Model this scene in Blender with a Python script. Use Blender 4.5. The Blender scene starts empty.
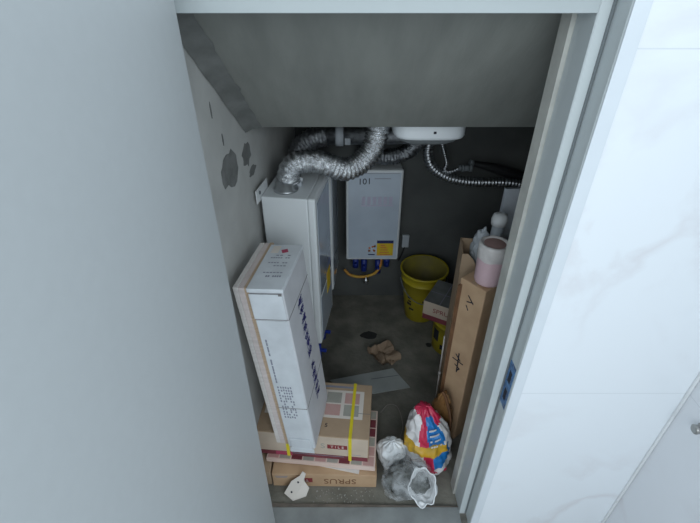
import bpy, bmesh, math, random
from mathutils import Vector, Matrix, noise
rnd = random.Random(7)
C = bpy.context.scene.collection
SC = bpy.context.scene
PI = math.pi

# ------------------------------------------------------------------ materials
def mat(name, col, rough=.6, metal=0., var=.0, scale=8., col2=None, bump=0., bscale=60., detail=4., spec=.5, trans=0., alpha=1., stretch=None, coat=0., ramp=(.35, .65)):
    m = bpy.data.materials.new(name); m.use_nodes = True
    nt = m.node_tree; b = nt.nodes['Principled BSDF']
    c = (*col, 1)
    b.inputs['Base Color'].default_value = c
    b.inputs['Roughness'].default_value = rough
    b.inputs['Metallic'].default_value = metal
    b.inputs['Specular IOR Level'].default_value = spec
    b.inputs['Transmission Weight'].default_value = trans
    b.inputs['Alpha'].default_value = alpha
    b.inputs['Coat Weight'].default_value = coat
    tc = nt.nodes.new('ShaderNodeTexCoord'); src = tc.outputs['Object']
    if stretch:
        mp = nt.nodes.new('ShaderNodeMapping'); mp.inputs['Scale'].default_value = stretch
        nt.links.new(src, mp.inputs['Vector']); src = mp.outputs['Vector']
    if col2 is not None or var:
        if col2 is None: col2 = tuple(max(0, x * (1 - var)) for x in col)
        n = nt.nodes.new('ShaderNodeTexNoise'); n.inputs['Scale'].default_value = scale; n.inputs['Detail'].default_value = detail
        nt.links.new(src, n.inputs['Vector'])
        r = nt.nodes.new('ShaderNodeValToRGB')
        r.color_ramp.elements[0].position = ramp[0]; r.color_ramp.elements[0].color = (*col2, 1)
        r.color_ramp.elements[1].position = ramp[1]; r.color_ramp.elements[1].color = c
        nt.links.new(n.outputs['Fac'], r.inputs['Fac']); nt.links.new(r.outputs['Color'], b.inputs['Base Color'])
    if bump:
        n2 = nt.nodes.new('ShaderNodeTexNoise'); n2.inputs['Scale'].default_value = bscale; n2.inputs['Detail'].default_value = 5
        nt.links.new(src, n2.inputs['Vector'])
        bp = nt.nodes.new('ShaderNodeBump'); bp.inputs['Strength'].default_value = bump; bp.inputs['Distance'].default_value = .01
        nt.links.new(n2.outputs['Fac'], bp.inputs['Height']); nt.links.new(bp.outputs['Normal'], b.inputs['Normal'])
    return m

def marble_mat(name, base, joints):
    """pale marble tile: soft veins from distorted noise, thin joints at given heights"""
    m = bpy.data.materials.new(name); m.use_nodes = True
    nt = m.node_tree; b = nt.nodes['Principled BSDF']; N = nt.nodes.new; L = nt.links.new
    b.inputs['Roughness'].default_value = .28
    tc = N('ShaderNodeTexCoord')
    n1 = N('ShaderNodeTexNoise'); n1.inputs['Scale'].default_value = 2.6; n1.inputs['Detail'].default_value = 7; n1.inputs['Distortion'].default_value = .5
    mp = N('ShaderNodeMapping'); mp.inputs['Rotation'].default_value = (0, .7, .3); L(tc.outputs['Object'], mp.inputs['Vector'])
    L(mp.outputs['Vector'], n1.inputs['Vector'])
    r = N('ShaderNodeValToRGB'); e = r.color_ramp.elements
    e[0].position = .44; e[0].color = (*base, 1); e[1].position = .56; e[1].color = (*base, 1)
    v = e.new(.5); v.color = (base[0]*.90, base[1]*.87, base[2]*.865, 1)
    L(n1.outputs['Fac'], r.inputs['Fac'])
    n2 = N('ShaderNodeTexNoise'); n2.inputs['Scale'].default_value = 1.7; n2.inputs['Detail'].default_value = 2; L(tc.outputs['Object'], n2.inputs['Vector'])
    mr = N('ShaderNodeMapRange'); mr.inputs['From Min'].default_value = .45; mr.inputs['From Max'].default_value = .65; L(n2.outputs['Fac'], mr.inputs['Value'])
    mx = N('ShaderNodeMix'); mx.data_type = 'RGBA'; mx.inputs[6].default_value = (*base, 1)
    L(mr.outputs['Result'], mx.inputs['Factor']); L(r.outputs['Color'], mx.inputs[7])
    out = mx.outputs[2]
    sep = N('ShaderNodeSeparateXYZ'); L(tc.outputs['Object'], sep.inputs['Vector'])
    for h in joints:
        s = N('ShaderNodeMath'); s.operation = 'SUBTRACT'; L(sep.outputs['Z'], s.inputs[0]); s.inputs[1].default_value = h
        a = N('ShaderNodeMath'); a.operation = 'ABSOLUTE'; L(s.outputs[0], a.inputs[0])
        lt = N('ShaderNodeMath'); lt.operation = 'LESS_THAN'; L(a.outputs[0], lt.inputs[0]); lt.inputs[1].default_value = .0014
        m2 = N('ShaderNodeMix'); m2.data_type = 'RGBA'; L(lt.outputs[0], m2.inputs['Factor']); L(out, m2.inputs[6])
        m2.inputs[7].default_value = (base[0]*.84, base[1]*.85, base[2]*.85, 1); out = m2.outputs[2]
    L(out, b.inputs['Base Color'])
    return m

M = {}
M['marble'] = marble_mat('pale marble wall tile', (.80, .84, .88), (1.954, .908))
M['marble_shaded'] = marble_mat('shaded pale marble tile', (.74, .76, .79), (1.954, .908))  # same marble, the side wall's shade put into a darker base colour
M['door'] = mat('grey door laminate', (.50, .53, .54), .45, var=.02, scale=40, bump=.02, bscale=300)
M['frame'] = mat('grey door frame', (.53, .575, .585), .4, var=.03, scale=12)
M['frame_head'] = mat('darkened grey door frame', (.43, .475, .485), .4, var=.03, scale=12)  # same frame, its head coloured darker to tone down the light on it
M['casing'] = mat('pale casing', (.68, .73, .775), .4, var=.03, scale=12)
M['seal'] = mat('dark rubber seal', (.16, .18, .19), .6)
M['plaster'] = mat('skim plaster', (.58, .585, .565), .85, col2=(.48, .485, .47), scale=5, bump=.12, bscale=25)
M['plaster_edge'] = mat('beige plaster edge', (.56, .56, .52), .9, col2=(.44, .44, .41), scale=9, bump=.15, bscale=60)
M['slab'] = mat('trowelled grey cement', (.25, .26, .24), .85, col2=(.205, .213, .198), scale=5, bump=.1, bscale=30, stretch=(3, .8, .8), ramp=(.3, .7))
M['fillet'] = mat('dark cement fillet', (.20, .208, .20), .9, col2=(.14, .146, .14), scale=12, bump=.2, bscale=50)
M['concrete'] = mat('dark concrete wall', (.12, .126, .122), .9, col2=(.085, .09, .088), scale=3, bump=.2, bscale=30)
M['floorc'] = mat('rough cement floor', (.245, .235, .20), .9, col2=(.14, .136, .115), scale=7, bump=.5, bscale=45, detail=8)
M['stain'] = mat('dark damp stain', (.035, .035, .035), .8, col2=(.02, .02, .02), scale=20)
M['patchgrey'] = mat('bare render patch', (.22, .225, .22), .95, col2=(.16, .165, .16), scale=25, bump=.3, bscale=80)
M['outfloor'] = mat('grey room floor', (.42, .43, .43), .5, col2=(.36, .37, .37), scale=3)
M['sill'] = mat('grey stone sill', (.30, .32, .32), .45, col2=(.22, .235, .235), scale=9, bump=.08)
M['brownstrip'] = mat('brown grouted sill edge', (.20, .165, .14), .8, col2=(.12, .105, .09), scale=20)
M['white_enamel'] = mat('white enamel', (.72, .755, .77), .35, var=.04, scale=4)
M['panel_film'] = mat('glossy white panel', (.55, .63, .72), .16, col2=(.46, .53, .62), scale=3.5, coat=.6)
M['panel_reflection'] = mat('glossy panel with painted reflection', (.42, .48, .56), .15, col2=(.30, .35, .42), scale=3.5, coat=.6)  # grey-blue tone paints the dark reflection on the white heater panels
M['steel'] = mat('galvanised steel', (.60, .62, .64), .35, 1, var=.2, scale=15)
M['alu'] = mat('crinkled aluminium foil', (.80, .82, .84), .24, 1, col2=(.5, .52, .54), scale=40, bump=.7, bscale=150)
M['alu_dark'] = mat('dull grey foil duct', (.40, .42, .44), .32, 1, col2=(.25, .26, .28), scale=40, bump=.6, bscale=150)
M['pvc'] = mat('pale grey plastic pipe', (.50, .54, .58), .4, var=.08, scale=9)
M['white_pl'] = mat('white plastic', (.74, .76, .77), .4, var=.04, scale=10)
M['lampshell'] = mat('white lamp ring', (.85, .89, .92), .35, var=.03)
M['lampdome'] = mat('shaded lamp diffuser', (.22, .24, .25), .4, var=.05)  # diffuser colour darkened for the shadow below the lamp ring
M['black'] = mat('black rubber', (.018, .019, .021), .5, var=.2, scale=20)
M['darkink'] = mat('dark ink', (.02, .02, .03), .8)
M['blue'] = mat('deep blue plastic', (.015, .04, .30), .45, var=.25, scale=14)
M['navy'] = mat('navy ink', (.05, .05, .22), .8)
M['gasyellow'] = mat('yellow gas hose', (.62, .40, .03), .45, col2=(.55, .20, .03), scale=9)
M['labyellow'] = mat('yellow energy label', (.70, .55, .02), .6, col2=(.72, .42, .03), scale=25)
M['labblue'] = mat('dark blue label head', (.02, .03, .13), .6)
M['labred'] = mat('orange red print', (.62, .20, .07), .7)
M['pinkred'] = mat('faded pink lettering', (.50, .48, .60), .5)
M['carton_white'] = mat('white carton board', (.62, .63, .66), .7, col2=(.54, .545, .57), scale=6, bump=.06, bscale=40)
M['carton_front'] = mat('lightened white carton board', (.70, .735, .77), .6, col2=(.60, .63, .66), scale=10, bump=.1, bscale=40)  # same board, lit near face and flaps lightened in the colour
M['printgrey'] = mat('grey print', (.26, .27, .33), .8)
M['printred'] = mat('crimson print', (.42, .06, .12), .7)
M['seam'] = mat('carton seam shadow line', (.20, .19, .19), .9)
M['plank_pale'] = mat('pale pink board', (.70, .62, .60), .6, col2=(.60, .53, .51), scale=10, stretch=(1, 1, 6))
M['plank_white'] = mat('off white board', (.72, .685, .655), .6, col2=(.62, .58, .555), scale=10, stretch=(1, 1, 6))
M['plank_tan'] = mat('tan board', (.60, .45, .32), .65, col2=(.48, .35, .245), scale=14, stretch=(1, 1, 8))
M['kraft'] = mat('kraft cardboard', (.48, .35, .235), .8, col2=(.42, .30, .20), scale=9, bump=.06, bscale=50)
M['kraft_pale'] = mat('pale kraft carton side', (.60, .50, .40), .8, col2=(.53, .43, .34), scale=9)
M['kraft_orange'] = mat('orange kraft cardboard', (.56, .38, .235), .8, col2=(.48, .315, .19), scale=9, bump=.05)
M['kraft_dark'] = mat('dark rust cardboard edge', (.23, .11, .05), .85, col2=(.16, .08, .04), scale=14)
M['maroon'] = mat('maroon print band', (.22, .045, .06), .7, col2=(.16, .035, .045), scale=12)
M['maroon_dk'] = mat('maroon tag', (.25, .035, .04), .7)
M['pinktile'] = mat('pink printed square', (.58, .37, .34), .65, col2=(.54, .31, .28), scale=14)
M['greytile'] = mat('grey printed square', (.42, .41, .36), .65, col2=(.36, .35, .31), scale=14)
M['cream'] = mat('cream print', (.74, .68, .62), .7)
M['tilepack'] = mat('pale pink tile edge', (.78, .62, .55), .6, col2=(.70, .54, .47), scale=7)
M['strap'] = mat('yellow strapping', (.80, .66, .03), .4, var=.1, scale=20)
M['bucket'] = mat('yellow bucket plastic', (.50, .41, .02), .4, col2=(.40, .32, .02), scale=5)
M['bucket_in'] = mat('dark bucket inside', (.30, .25, .04), .6, col2=(.2, .17, .06), scale=6)  # inside drawn in a darker yellow than the shell
M['pinkwrap'] = mat('pink wrap', (.72, .52, .56), .3, col2=(.64, .45, .49), scale=10, stretch=(1, 1, .3))
M['wraptop'] = mat('white film wrap', (.72, .69, .67), .35, col2=(.60, .57, .56), scale=20, bump=.25, bscale=40)
M['rollend'] = mat('brownish pink roll end', (.40, .26, .24), .8, col2=(.30, .19, .18), scale=18)
M['paper_brown'] = mat('brown paper', (.36, .26, .18), .85, col2=(.28, .20, .14), scale=9)
M['board_grey'] = mat('grey board', (.42, .45, .44), .7, col2=(.35, .375, .37), scale=8)
M['board_blue'] = mat('pale grey blue board', (.62, .67, .73), .6, col2=(.55, .59, .64), scale=6)
M['bagwhite'] = mat('white sack film', (.74, .73, .73), .35, col2=(.62, .61, .61), scale=14, bump=.3, bscale=30)
M['bagred'] = mat('red sack print', (.60, .03, .09), .3, var=.2, scale=12)
M['bagblue'] = mat('blue sack print', (.02, .20, .55), .3, var=.2, scale=12)
M['bagyellow'] = mat('yellow sack print', (.72, .40, .02), .3, col2=(.45, .30, .04), scale=12)
M['brownsack'] = mat('brown orange sack', (.36, .19, .07), .5, col2=(.22, .11, .04), scale=14, bump=.3)
M['rubble'] = mat('dark rubble', (.17, .18, .17), .85, col2=(.06, .065, .06), scale=12, bump=.5, bscale=60)
M['twine'] = mat('grey twine', (.30, .28, .25), .8)
M['grit'] = mat('pale plaster grit', (.42, .41, .38), .9, var=.3, scale=30)
M['fixture'] = mat('brushed grey metal', (.35, .35, .34), .35, .8)

M['film_blue'] = mat('crumpled blue protective film', (.05, .20, .46), .3, col2=(.02, .07, .18), scale=45, bump=.4, bscale=80)
def plastic_film(name, col, a):
    m = bpy.data.materials.new(name); m.use_nodes = True; nt = m.node_tree
    b = nt.nodes['Principled BSDF']; b.inputs['Base Color'].default_value = (*col, 1); b.inputs['Roughness'].default_value = .22
    out = nt.nodes['Material Output']; t = nt.nodes.new('ShaderNodeBsdfTransparent'); mx = nt.nodes.new('ShaderNodeMixShader')
    n = nt.nodes.new('ShaderNodeTexNoise'); n.inputs['Scale'].default_value = 14; n.inputs['Detail'].default_value = 3
    tc = nt.nodes.new('ShaderNodeTexCoord'); nt.links.new(tc.outputs['Object'], n.inputs['Vector'])
    mr = nt.nodes.new('ShaderNodeMapRange'); mr.inputs['From Min'].default_value = .35; mr.inputs['From Max'].default_value = .65
    mr.inputs['To Min'].default_value = max(0, a - .22); mr.inputs['To Max'].default_value = min(1, a + .2)
    nt.links.new(n.outputs['Fac'], mr.inputs['Value']); nt.links.new(mr.outputs['Result'], mx.inputs['Fac'])
    nt.links.new(t.outputs[0], mx.inputs[1]); nt.links.new(b.outputs[0], mx.inputs[2]); nt.links.new(mx.outputs[0], out.inputs['Surface'])
    return m
M['film'] = plastic_film('clear thin plastic film', (.70, .73, .75), .24)
M['film_white'] = plastic_film('milky plastic film', (.86, .89, .91), .86)
M['film_cloud'] = plastic_film('milky bag handle film', (.90, .92, .94), .72)

# ------------------------------------------------------------------ geometry helpers
def bx(bm, c, s, bev=0., seg=2, R=None, mi=0):
    ret = bmesh.ops.create_cube(bm, size=1.0)
    vs = ret['verts']; fs = list({f for v in vs for f in v.link_faces})
    T = Matrix.Translation(c) @ (R.to_4x4() if R is not None else Matrix()) @ Matrix.Diagonal((*s, 1))
    bmesh.ops.transform(bm, matrix=T, verts=vs)
    for f in fs: f.material_index = mi
    if bev > 0:
        es = list({e for v in vs for e in v.link_edges})
        r = bmesh.ops.bevel(bm, geom=es, offset=bev, segments=seg, profile=.5, affect='EDGES', clamp_overlap=True)
        for f in r['faces']: f.material_index = mi
    return bm

def quad(bm, pts, mi=0):
    f = bm.faces.new([bm.verts.new(p) for p in pts]); f.material_index = mi; return f

def slab_poly(bm, pts, n, t, mi=0):
    """polygon pts extruded by t along n"""
    n = Vector(n).normalized() * t
    a = [bm.verts.new(Vector(p)) for p in pts]; b = [bm.verts.new(Vector(p) + n) for p in pts]
    fs = [bm.faces.new(a[::-1]), bm.faces.new(b)]
    k = len(pts)
    for i in range(k): fs.append(bm.faces.new((a[i], a[(i+1) % k], b[(i+1) % k], b[i])))
    for f in fs: f.material_index = mi
    bmesh.ops.recalc_face_normals(bm, faces=fs)

def smooth_path(pts, n=8):
    P = [Vector(p) for p in pts]; P = [P[0]*2-P[1]] + P + [P[-1]*2-P[-2]]; out = []
    for i in range(1, len(P)-2):
        a, b, c, d = P[i-1:i+3]
        for k in range(n):
            t = k/n
            out.append(.5*((2*b)+(c-a)*t+(2*a-5*b+4*c-d)*t*t+(3*b-a-3*c+d)*t**3))
    out.append(P[-2]); return out

def resample(pts, step):
    out = [pts[0].copy()]; acc = 0
    for a, b in zip(pts, pts[1:]):
        d = (b-a).length
        while acc + d >= step:
            t = (step-acc)/d; a = a.lerp(b, t); out.append(a.copy()); d = (b-a).length; acc = 0
        acc += d
    return out

def tube(bm, pts, rad, seg=12, caps=True, mi=0):
    """rad: number or f(index, angle)"""
    pts = [Vector(p) for p in pts]; rings = []; prev = None
    for i, p in enumerate(pts):
        t = (pts[min(i+1, len(pts)-1)] - pts[max(i-1, 0)]).normalized()
        if prev is None:
            u = t.orthogonal().normalized()
        else:
            u = (prev - t*prev.dot(t)); u = u.normalized() if u.length > 1e-6 else t.orthogonal().normalized()
        prev = u; w = t.cross(u); ring = []
        for k in range(seg):
            a = 2*PI*k/seg; r = rad(i, a) if callable(rad) else rad
            ring.append(bm.verts.new(p + (u*math.cos(a)+w*math.sin(a))*r))
        rings.append(ring)
    for A, B in zip(rings, rings[1:]):
        for k in range(seg):
            f = bm.faces.new((A[k], A[(k+1) % seg], B[(k+1) % seg], B[k])); f.smooth = True; f.material_index = mi
    if caps:
        for r in (rings[0][::-1], rings[-1]): f = bm.faces.new(r); f.material_index = mi
    return bm

def lathe(bm, prof, seg=32, c=(0, 0, 0), mi=0, close=False):
    c = Vector(c); rings = []
    for r, z in prof:
        rings.append([bm.verts.new(c + Vector((r*math.cos(2*PI*k/seg), r*math.sin(2*PI*k/seg), z))) for k in range(seg)] if r > 1e-6 else [bm.verts.new(c+Vector((0, 0, z)))])
    for A, B in zip(rings, rings[1:]):
        for k in range(seg):
            a, b = A[k % len(A)], A[(k+1) % len(A)]; d, e = B[k % len(B)], B[(k+1) % len(B)]
            vs = []
            for v in (a, b, e, d):
                if v not in vs: vs.append(v)
            if len(vs) > 2:
                f = bm.faces.new(vs); f.smooth = True; f.material_index = mi
    return bm

def obj(name, bm, m, parent=None, smooth=None):
    me = bpy.data.meshes.new(name); bm.normal_update(); bm.to_mesh(me); bm.free()
    for x in (m if isinstance(m, (list, tuple)) else [m]): me.materials.append(M[x])
    if smooth: 
        for p in me.polygons: p.use_smooth = True
    o = bpy.data.objects.new(name, me); C.objects.link(o)
    if parent is not None: o.parent = parent
    return o
def tag(o, label=None, cat=None, group=None, kind=None):
    if label: o['label'] = label
    if cat: o['category'] = cat
    if group: o['group'] = group
    if kind: o['kind'] = kind
    return o
def thing(name, label, cat, loc=(0, 0, 0), rot=(0, 0, 0), group=None):
    o = bpy.data.objects.new(name, None); o.empty_display_size = .05; C.objects.link(o)
    o.location = loc; o.rotation_euler = rot
    return tag(o, label, cat, group)
def struct(name, bm, m, parent=None):
    o = obj(name, bm, m, parent)
    if parent is None: o['kind'] = 'structure'
    return o
def NB(): return bmesh.new()
def text_bm(s, size, T, ext=0.0004):
    cu = bpy.data.curves.new('t', 'FONT'); cu.body = s; cu.size = size; cu.extrude = ext; cu.align_x = 'CENTER'; cu.align_y = 'CENTER'; cu.resolution_u = 3
    o = bpy.data.objects.new('t', cu); C.objects.link(o)
    dg = bpy.context.evaluated_depsgraph_get(); me = bpy.data.meshes.new_from_object(o.evaluated_get(dg))
    bpy.data.objects.remove(o); me.transform(T); bm = bmesh.new(); bm.from_mesh(me); bpy.data.meshes.remove(me)
    return bm
def frame_T(o, x, y):
    """text frame: origin o, x axis along the writing, y axis up the letters"""
    x = Vector(x).normalized(); y = Vector(y).normalized(); z = x.cross(y)
    return Matrix(((x.x, y.x, z.x, o[0]), (x.y, y.y, z.y, o[1]), (x.z, y.z, z.z, o[2]), (0, 0, 0, 1)))
def strokes(bm, T, lines, w, t=.0004):
    """flat pen strokes given as 2-D polylines in frame T"""
    for ln in lines:
        for (a, b) in zip(ln, ln[1:]):
            a = Vector(a); b = Vector(b); d = (b-a); L = d.length
            if L < 1e-6: continue
            d /= L; n = Vector((-d.y, d.x))*w/2; a = a - d*w*.3; b = b + d*w*.3
            pts = [a-n, b-n, b+n, a+n]
            quad(bm, [T @ Vector((p.x, p.y, t)) for p in pts])

# ------------------------------------------------------------------ setting
WX = lambda y: -.455 + .07*y                     # closet's left wall
SL0, SL1 = (.12, 2.06), (.68, 1.585)             # sloping slab: (y, z) front and lower edge
bm = NB(); slab_poly(bm, [(WX(0), .0, 0), (WX(1.75), 1.75, 0), (WX(1.75), 1.75, 2.3), (WX(0), .0, 2.3)], (-1, 0, 0), .12)
wl = struct('wall_left', bm, 'plaster')
def patch(name, pts, parent, m):
    bm = NB(); slab_poly(bm, [(WX(y)+.0006, y, z) for y, z in pts], (1, 0, 0), .0012); return obj(name, bm, m, parent)
def blob(cy, cz, ry, rz, n=16, seed=0, j=.35):
    r = random.Random(seed); return [(cy+ry*(1+j*(r.random()-.5))*math.cos(2*PI*k/n), cz+rz*(1+j*(r.random()-.5))*math.sin(2*PI*k/n)) for k in range(n)]
patch('bare_patch', blob(.445, 1.505, .09, .062, n=18, seed=3, j=.5), wl, 'patchgrey')
patch('bare_patch', blob(.64, 1.485, .055, .045, seed=5, j=.6), wl, 'patchgrey')
patch('bare_patch', blob(.70, 1.40, .05, .018, seed=6, j=.6), wl, 'patchgrey')
patch('scratch', blob(.42, 1.62, .006, .02, seed=8), wl, 'patchgrey')
patch('scratch', blob(.36, 1.73, .005, .025, seed=9), wl, 'patchgrey')
# crumbly cement fillet in the corner between wall and slab
bm = NB(); rows = []
dS = Vector((0, SL1[0]-SL0[0], SL1[1]-SL0[1])).normalized(); nS = Vector((0, dS.z, -dS.y)); nS = nS if nS.z < 0 else -nS
nn = 40
for i in range(nn+1):
    t = i/nn; p = Vector((WX(SL0[0]), SL0[0], SL0[1])).lerp(Vector((WX(SL1[0]), SL1[0], SL1[1])), t)
    w1 = .024 + .006*noise.noise(Vector((i*.2, 0, 0))); w2 = .066 + .010*noise.noise(Vector((i*.4, 5, 0)))
    a = p + nS*w1 + Vector((.002, 0, 0)); b = p + Vector((w2, 0, 0)) + nS*.002; m_ = p + nS*(w1*.42) + Vector((w2*.42, 0, 0))
    rows.append([bm.verts.new(v) for v in (a, m_, b)])
for A, B in zip(rows, rows[1:]):
    for k in range(2): bm.faces.new((A[k], A[k+1], B[k+1], B[k])).smooth = True
struct('trim_1', bm, 'fillet')

bm = NB(); bx(bm, (.45, 1.70, 1.1), (1.9, .12, 2.4)); wb = struct('wall_back', bm, 'concrete')
bm = NB(); bx(bm, (1.31, .9, 1.1), (.12, 1.8, 2.4)); struct('wall_right', bm, 'concrete')
# ceiling: sloping stair slab with a flat landing behind its lower edge
bm = NB(); prof = [(.10, 2.077), SL1, (SL1[0]+.02, 1.64), (1.76, 1.64), (1.76, 1.85), (.75, 1.85), (.10, 2.35)]
slab_poly(bm, [(-.6, y, z) for y, z in prof], (1, 0, 0), 1.9); struct('ceiling', bm, 'slab')
bm = NB(); bx(bm, (.42, .89, -.06), (1.9, 1.74, .12)); fl = struct('floor', bm, 'floorc')
def floor_patch(name, pts, m, z=.0008):
    bm = NB(); slab_poly(bm, [(x, y, z) for x, y in pts], (0, 0, 1), .0006); return obj(name, bm, m, fl)
floor_patch('damp_stain', blob(.13, 1.19, .055, .04, seed=11), 'stain')
floor_patch('damp_stain', blob(.17, 1.03, .05, .03, seed=12), 'stain')
floor_patch('damp_stain', blob(.53, 1.1, .02, .02, seed=13), 'stain')
# wall pierced by the doorway, tiled in pale marble on the room side
bm = NB(); bx(bm, (.8545, .0575, 1.25), (.565, .205, 2.5)); bx(bm, (.536, .1275, 1.25), (.083, .055, 2.5), mi=1)
struct('wall_front', bm, ['marble', 'plaster_edge'])
bm = NB(); bx(bm, (-1.22, .0575, 1.25), (1.56, .205, 2.5)); struct('wall_front_left', bm, 'marble')
bm = NB(); bx(bm, (.066, .0575, 2.31), (1.012, .205, .38)); struct('wall_front_top', bm, 'marble')
bm = NB(); bx(bm, (1.197, -1.05, 1.25), (.12, 2.01, 2.5)); struct('wall_side', bm, 'marble_shaded')
bm = NB(); bx(bm, (1.131, -.049, 1.25), (.010, .008, 2.5), .002); struct('trim_2', bm, 'white_pl')
bm = NB(); bx(bm, (-.35, -1.55, -.06), (3.3, 3.0, .12)); struct('floor_room', bm, 'outfloor')
# door frame
def sect(bm, pts, z0, z1, mi=0):
    slab_poly(bm, [(x, y, z0) for x, y in pts], (0, 0, 1), z1-z0, mi)
J = [(.537, -.046), (.54, -.05), (.57, -.05), (.574, -.046), (.574, .10), (.507, .10), (.505, .098), (.505, .0125), (.5075, .010), (.537, .010)]
bm = NB(); sect(bm, J, 0, 2.12); fr = struct('trim_3', bm, 'frame')
bm = NB(); bx(bm, (.5555, -.0512, 1.06), (.034, .003, 2.12), .001); obj('casing_face', bm, 'casing', fr)
bm = NB(); bx(bm, (.533, .0085, 1.04), (.006, .005, 2.07), .001); obj('rubber_seal', bm, 'seal', fr)
bm = NB(); bx(bm, (.5362, -.017, .915), (.0016, .046, .20), .0005); sp = obj('strike_plate', bm, 'film_blue', fr); sp['label'] = 'strike plate under blue protective film'
for z in (.87, .955):
    bm = NB(); bx(bm, (.5355, -.017, z), (.001, .020, .05)); obj('latch_hole', bm, 'darkink', sp)
JL = [(-.422, -.05), (-.455, -.05), (-.455, .10), (-.39, .10), (-.39, .01), (-.422, .01)]
bm = NB(); sect(bm, JL, 0, 2.12); struct('trim_4', bm, 'frame')
bm = NB(); bx(bm, (.0575, .055, 2.066), (.896, .09, .108), .0015); bx(bm, (.0575, -.02, 2.1), (.96, .06, .04), .0015); struct('trim_5', bm, 'frame_head')
bm = NB(); bx(bm, (.0575, -.01, -.004), (.894, .084, .032), .002); slab_poly(bm, [(-.389, .032, -.02), (.504, .032, -.02), (.504, .036, -.02), (-.389, .050, -.02)], (0, 0, 1), .0325, 1)
struct('trim_6', bm, ['sill', 'brownstrip'])
# open door leaf, hinged on the left jamb
dl = bpy.data.objects.new('door_1', None); C.objects.link(dl); dl.location = (-.336, -.04, .018); dl.rotation_euler = (0, 0, math.radians(-1.5)); dl['kind'] = 'structure'
bm = NB(); bx(bm, (-.024, -.45, 1.026), (.048, .90, 2.052), .002); obj('door_leaf', bm, 'door', dl)
for z in (.25, 1.0, 1.8):
    bm = NB(); tube(bm, [(-.055, .006, z-.05), (-.055, .006, z+.05)], .006, 10); bx(bm, (-.03, .001, z), (.04, .002, .1)); obj('hinge', bm, 'steel', dl)
# metal knob on the side wall
t = thing('metal_fixture', 'small grey metal knob on the white marble side wall', 'knob', (1.137, -.150, .862))
bm = NB(); tube(bm, [(0, 0, 0), (-.006, 0, 0)], .02, 20); obj('mounting_disc', bm, 'fixture', t)
bm = NB(); tube(bm, [(-.006, 0, 0), (-.012, 0, 0), (-.02, 0, 0), (-.03, 0, 0), (-.034, 0, 0)], lambda i, a: (.009, .008, .015, .016, .011)[i], 18); obj('knob', bm, 'fixture', t)

# ------------------------------------------------------------------ gas water heaters
def heater_base(t, D, W, H, film, pipes=True):
    """local frame: back on y=0.. front towards -y, width along x, z up from the bottom"""
    bm = NB(); bx(bm, (0, -(D-.03)/2, H/2), (W-.008, D-.03, H-.006), .008); obj('casing', bm, 'white_enamel', t)
    bm = NB(); bx(bm, (0, -D+.016, H/2), (W, .032, H), .012, 3); fp = obj('front_panel', bm, 'white_enamel', t)
    bm = NB(); bx(bm, (0, -D-.0006, H/2), (W-.03, .002, H-.035), .0005); obj('panel_film', bm, film, fp)
    return fp
def flue_collar(t, x, y, H):
    bm = NB(); lathe(bm, [(.0, H-.002), (.055, H-.002), (.055, H+.006), (.045, H+.008), (.043, H+.035), (.0, H+.035)], 28, (x, y, 0)); obj('flue_collar', bm, 'steel', t)
def blue_pipes(t, xs, D, L=.12):
    for x, l in xs:
        bm = NB(); tube(bm, [(x, -D*.5, .004), (x, -D*.5, -l*.3)], .014, 12); tube(bm, [(x, -D*.5, -l*.3), (x, -D*.5, -l)], .021, 14)
        bx(bm, (x, -D*.5-.03, -l*.62), (.016, .04, .016), .003); obj('blue_pipe_sleeve', bm, 'blue', t)
def bracket(t, x, D, H):
    bm = NB(); bx(bm, (x, -.004, H-.01), (.05, .006, .085), .002); o = obj('mounting_bracket', bm, 'white_pl', t)
    bm = NB(); tube(bm, [(x, -.0065, H+.002), (x, -.009, H+.002)], .010, 14); obj('bracket_bolt', bm, 'seal', o)
# first heater, on the left wall next to the white carton
t = thing('gas_water_heater', 'white wall heater seen side-on, right behind the leaning white carton, foil duct on top', 'water heater', (-.362, .85, .445), (0, 0, math.radians(90-8)), 'gas water heaters')
# local x runs along the wall, local -y points into the room
H1 = .842
bm = NB(); bx(bm, (0, -.1025, H1/2), (.322, .205, H1-.006), .006); obj('casing', bm, 'white_enamel', t)
bm = NB(); bx(bm, (0, -.221, H1/2), (.33, .036, H1), .010, 3); fp = obj('front_panel', bm, 'white_enamel', t)
bm = NB(); bx(bm, (.004, -.2395, H1*.66), (.272, .002, H1*.6), .0005); o = obj('upper_film', bm, 'panel_reflection', fp)
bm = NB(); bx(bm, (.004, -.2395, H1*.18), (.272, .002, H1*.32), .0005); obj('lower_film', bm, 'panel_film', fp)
bm = NB(); bx(bm, (.06, -.241, .27), (.09, .001, .13)); obj('energy_label', bm, 'labyellow', fp)
flue_collar(t, -.075, -.09, H1)
bm = NB(); bx(bm, (-.125, .004, H1+.008), (.15, .006, .06), .002); o = obj('mounting_bracket', bm, 'white_pl', t)
bm = NB(); tube(bm, [(-.165, .0015, H1+.018), (-.165, -.003, H1+.018)], .008, 14); obj('bracket_bolt', bm, 'seal', o)
bm = NB(); bx(bm, (-.02, -.135, H1+.012), (.03, .03, .03), .003); obj('cable_gland', bm, 'pvc', t)
for z in (.12, .72):
    bm = NB(); bx(bm, (.03, .018, z), (.20, .045, .03), .002); obj('mounting_rail', bm, 'steel', t)
blue_pipes(t, [(-.11, .16), (.02, .13)], .40)
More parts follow.
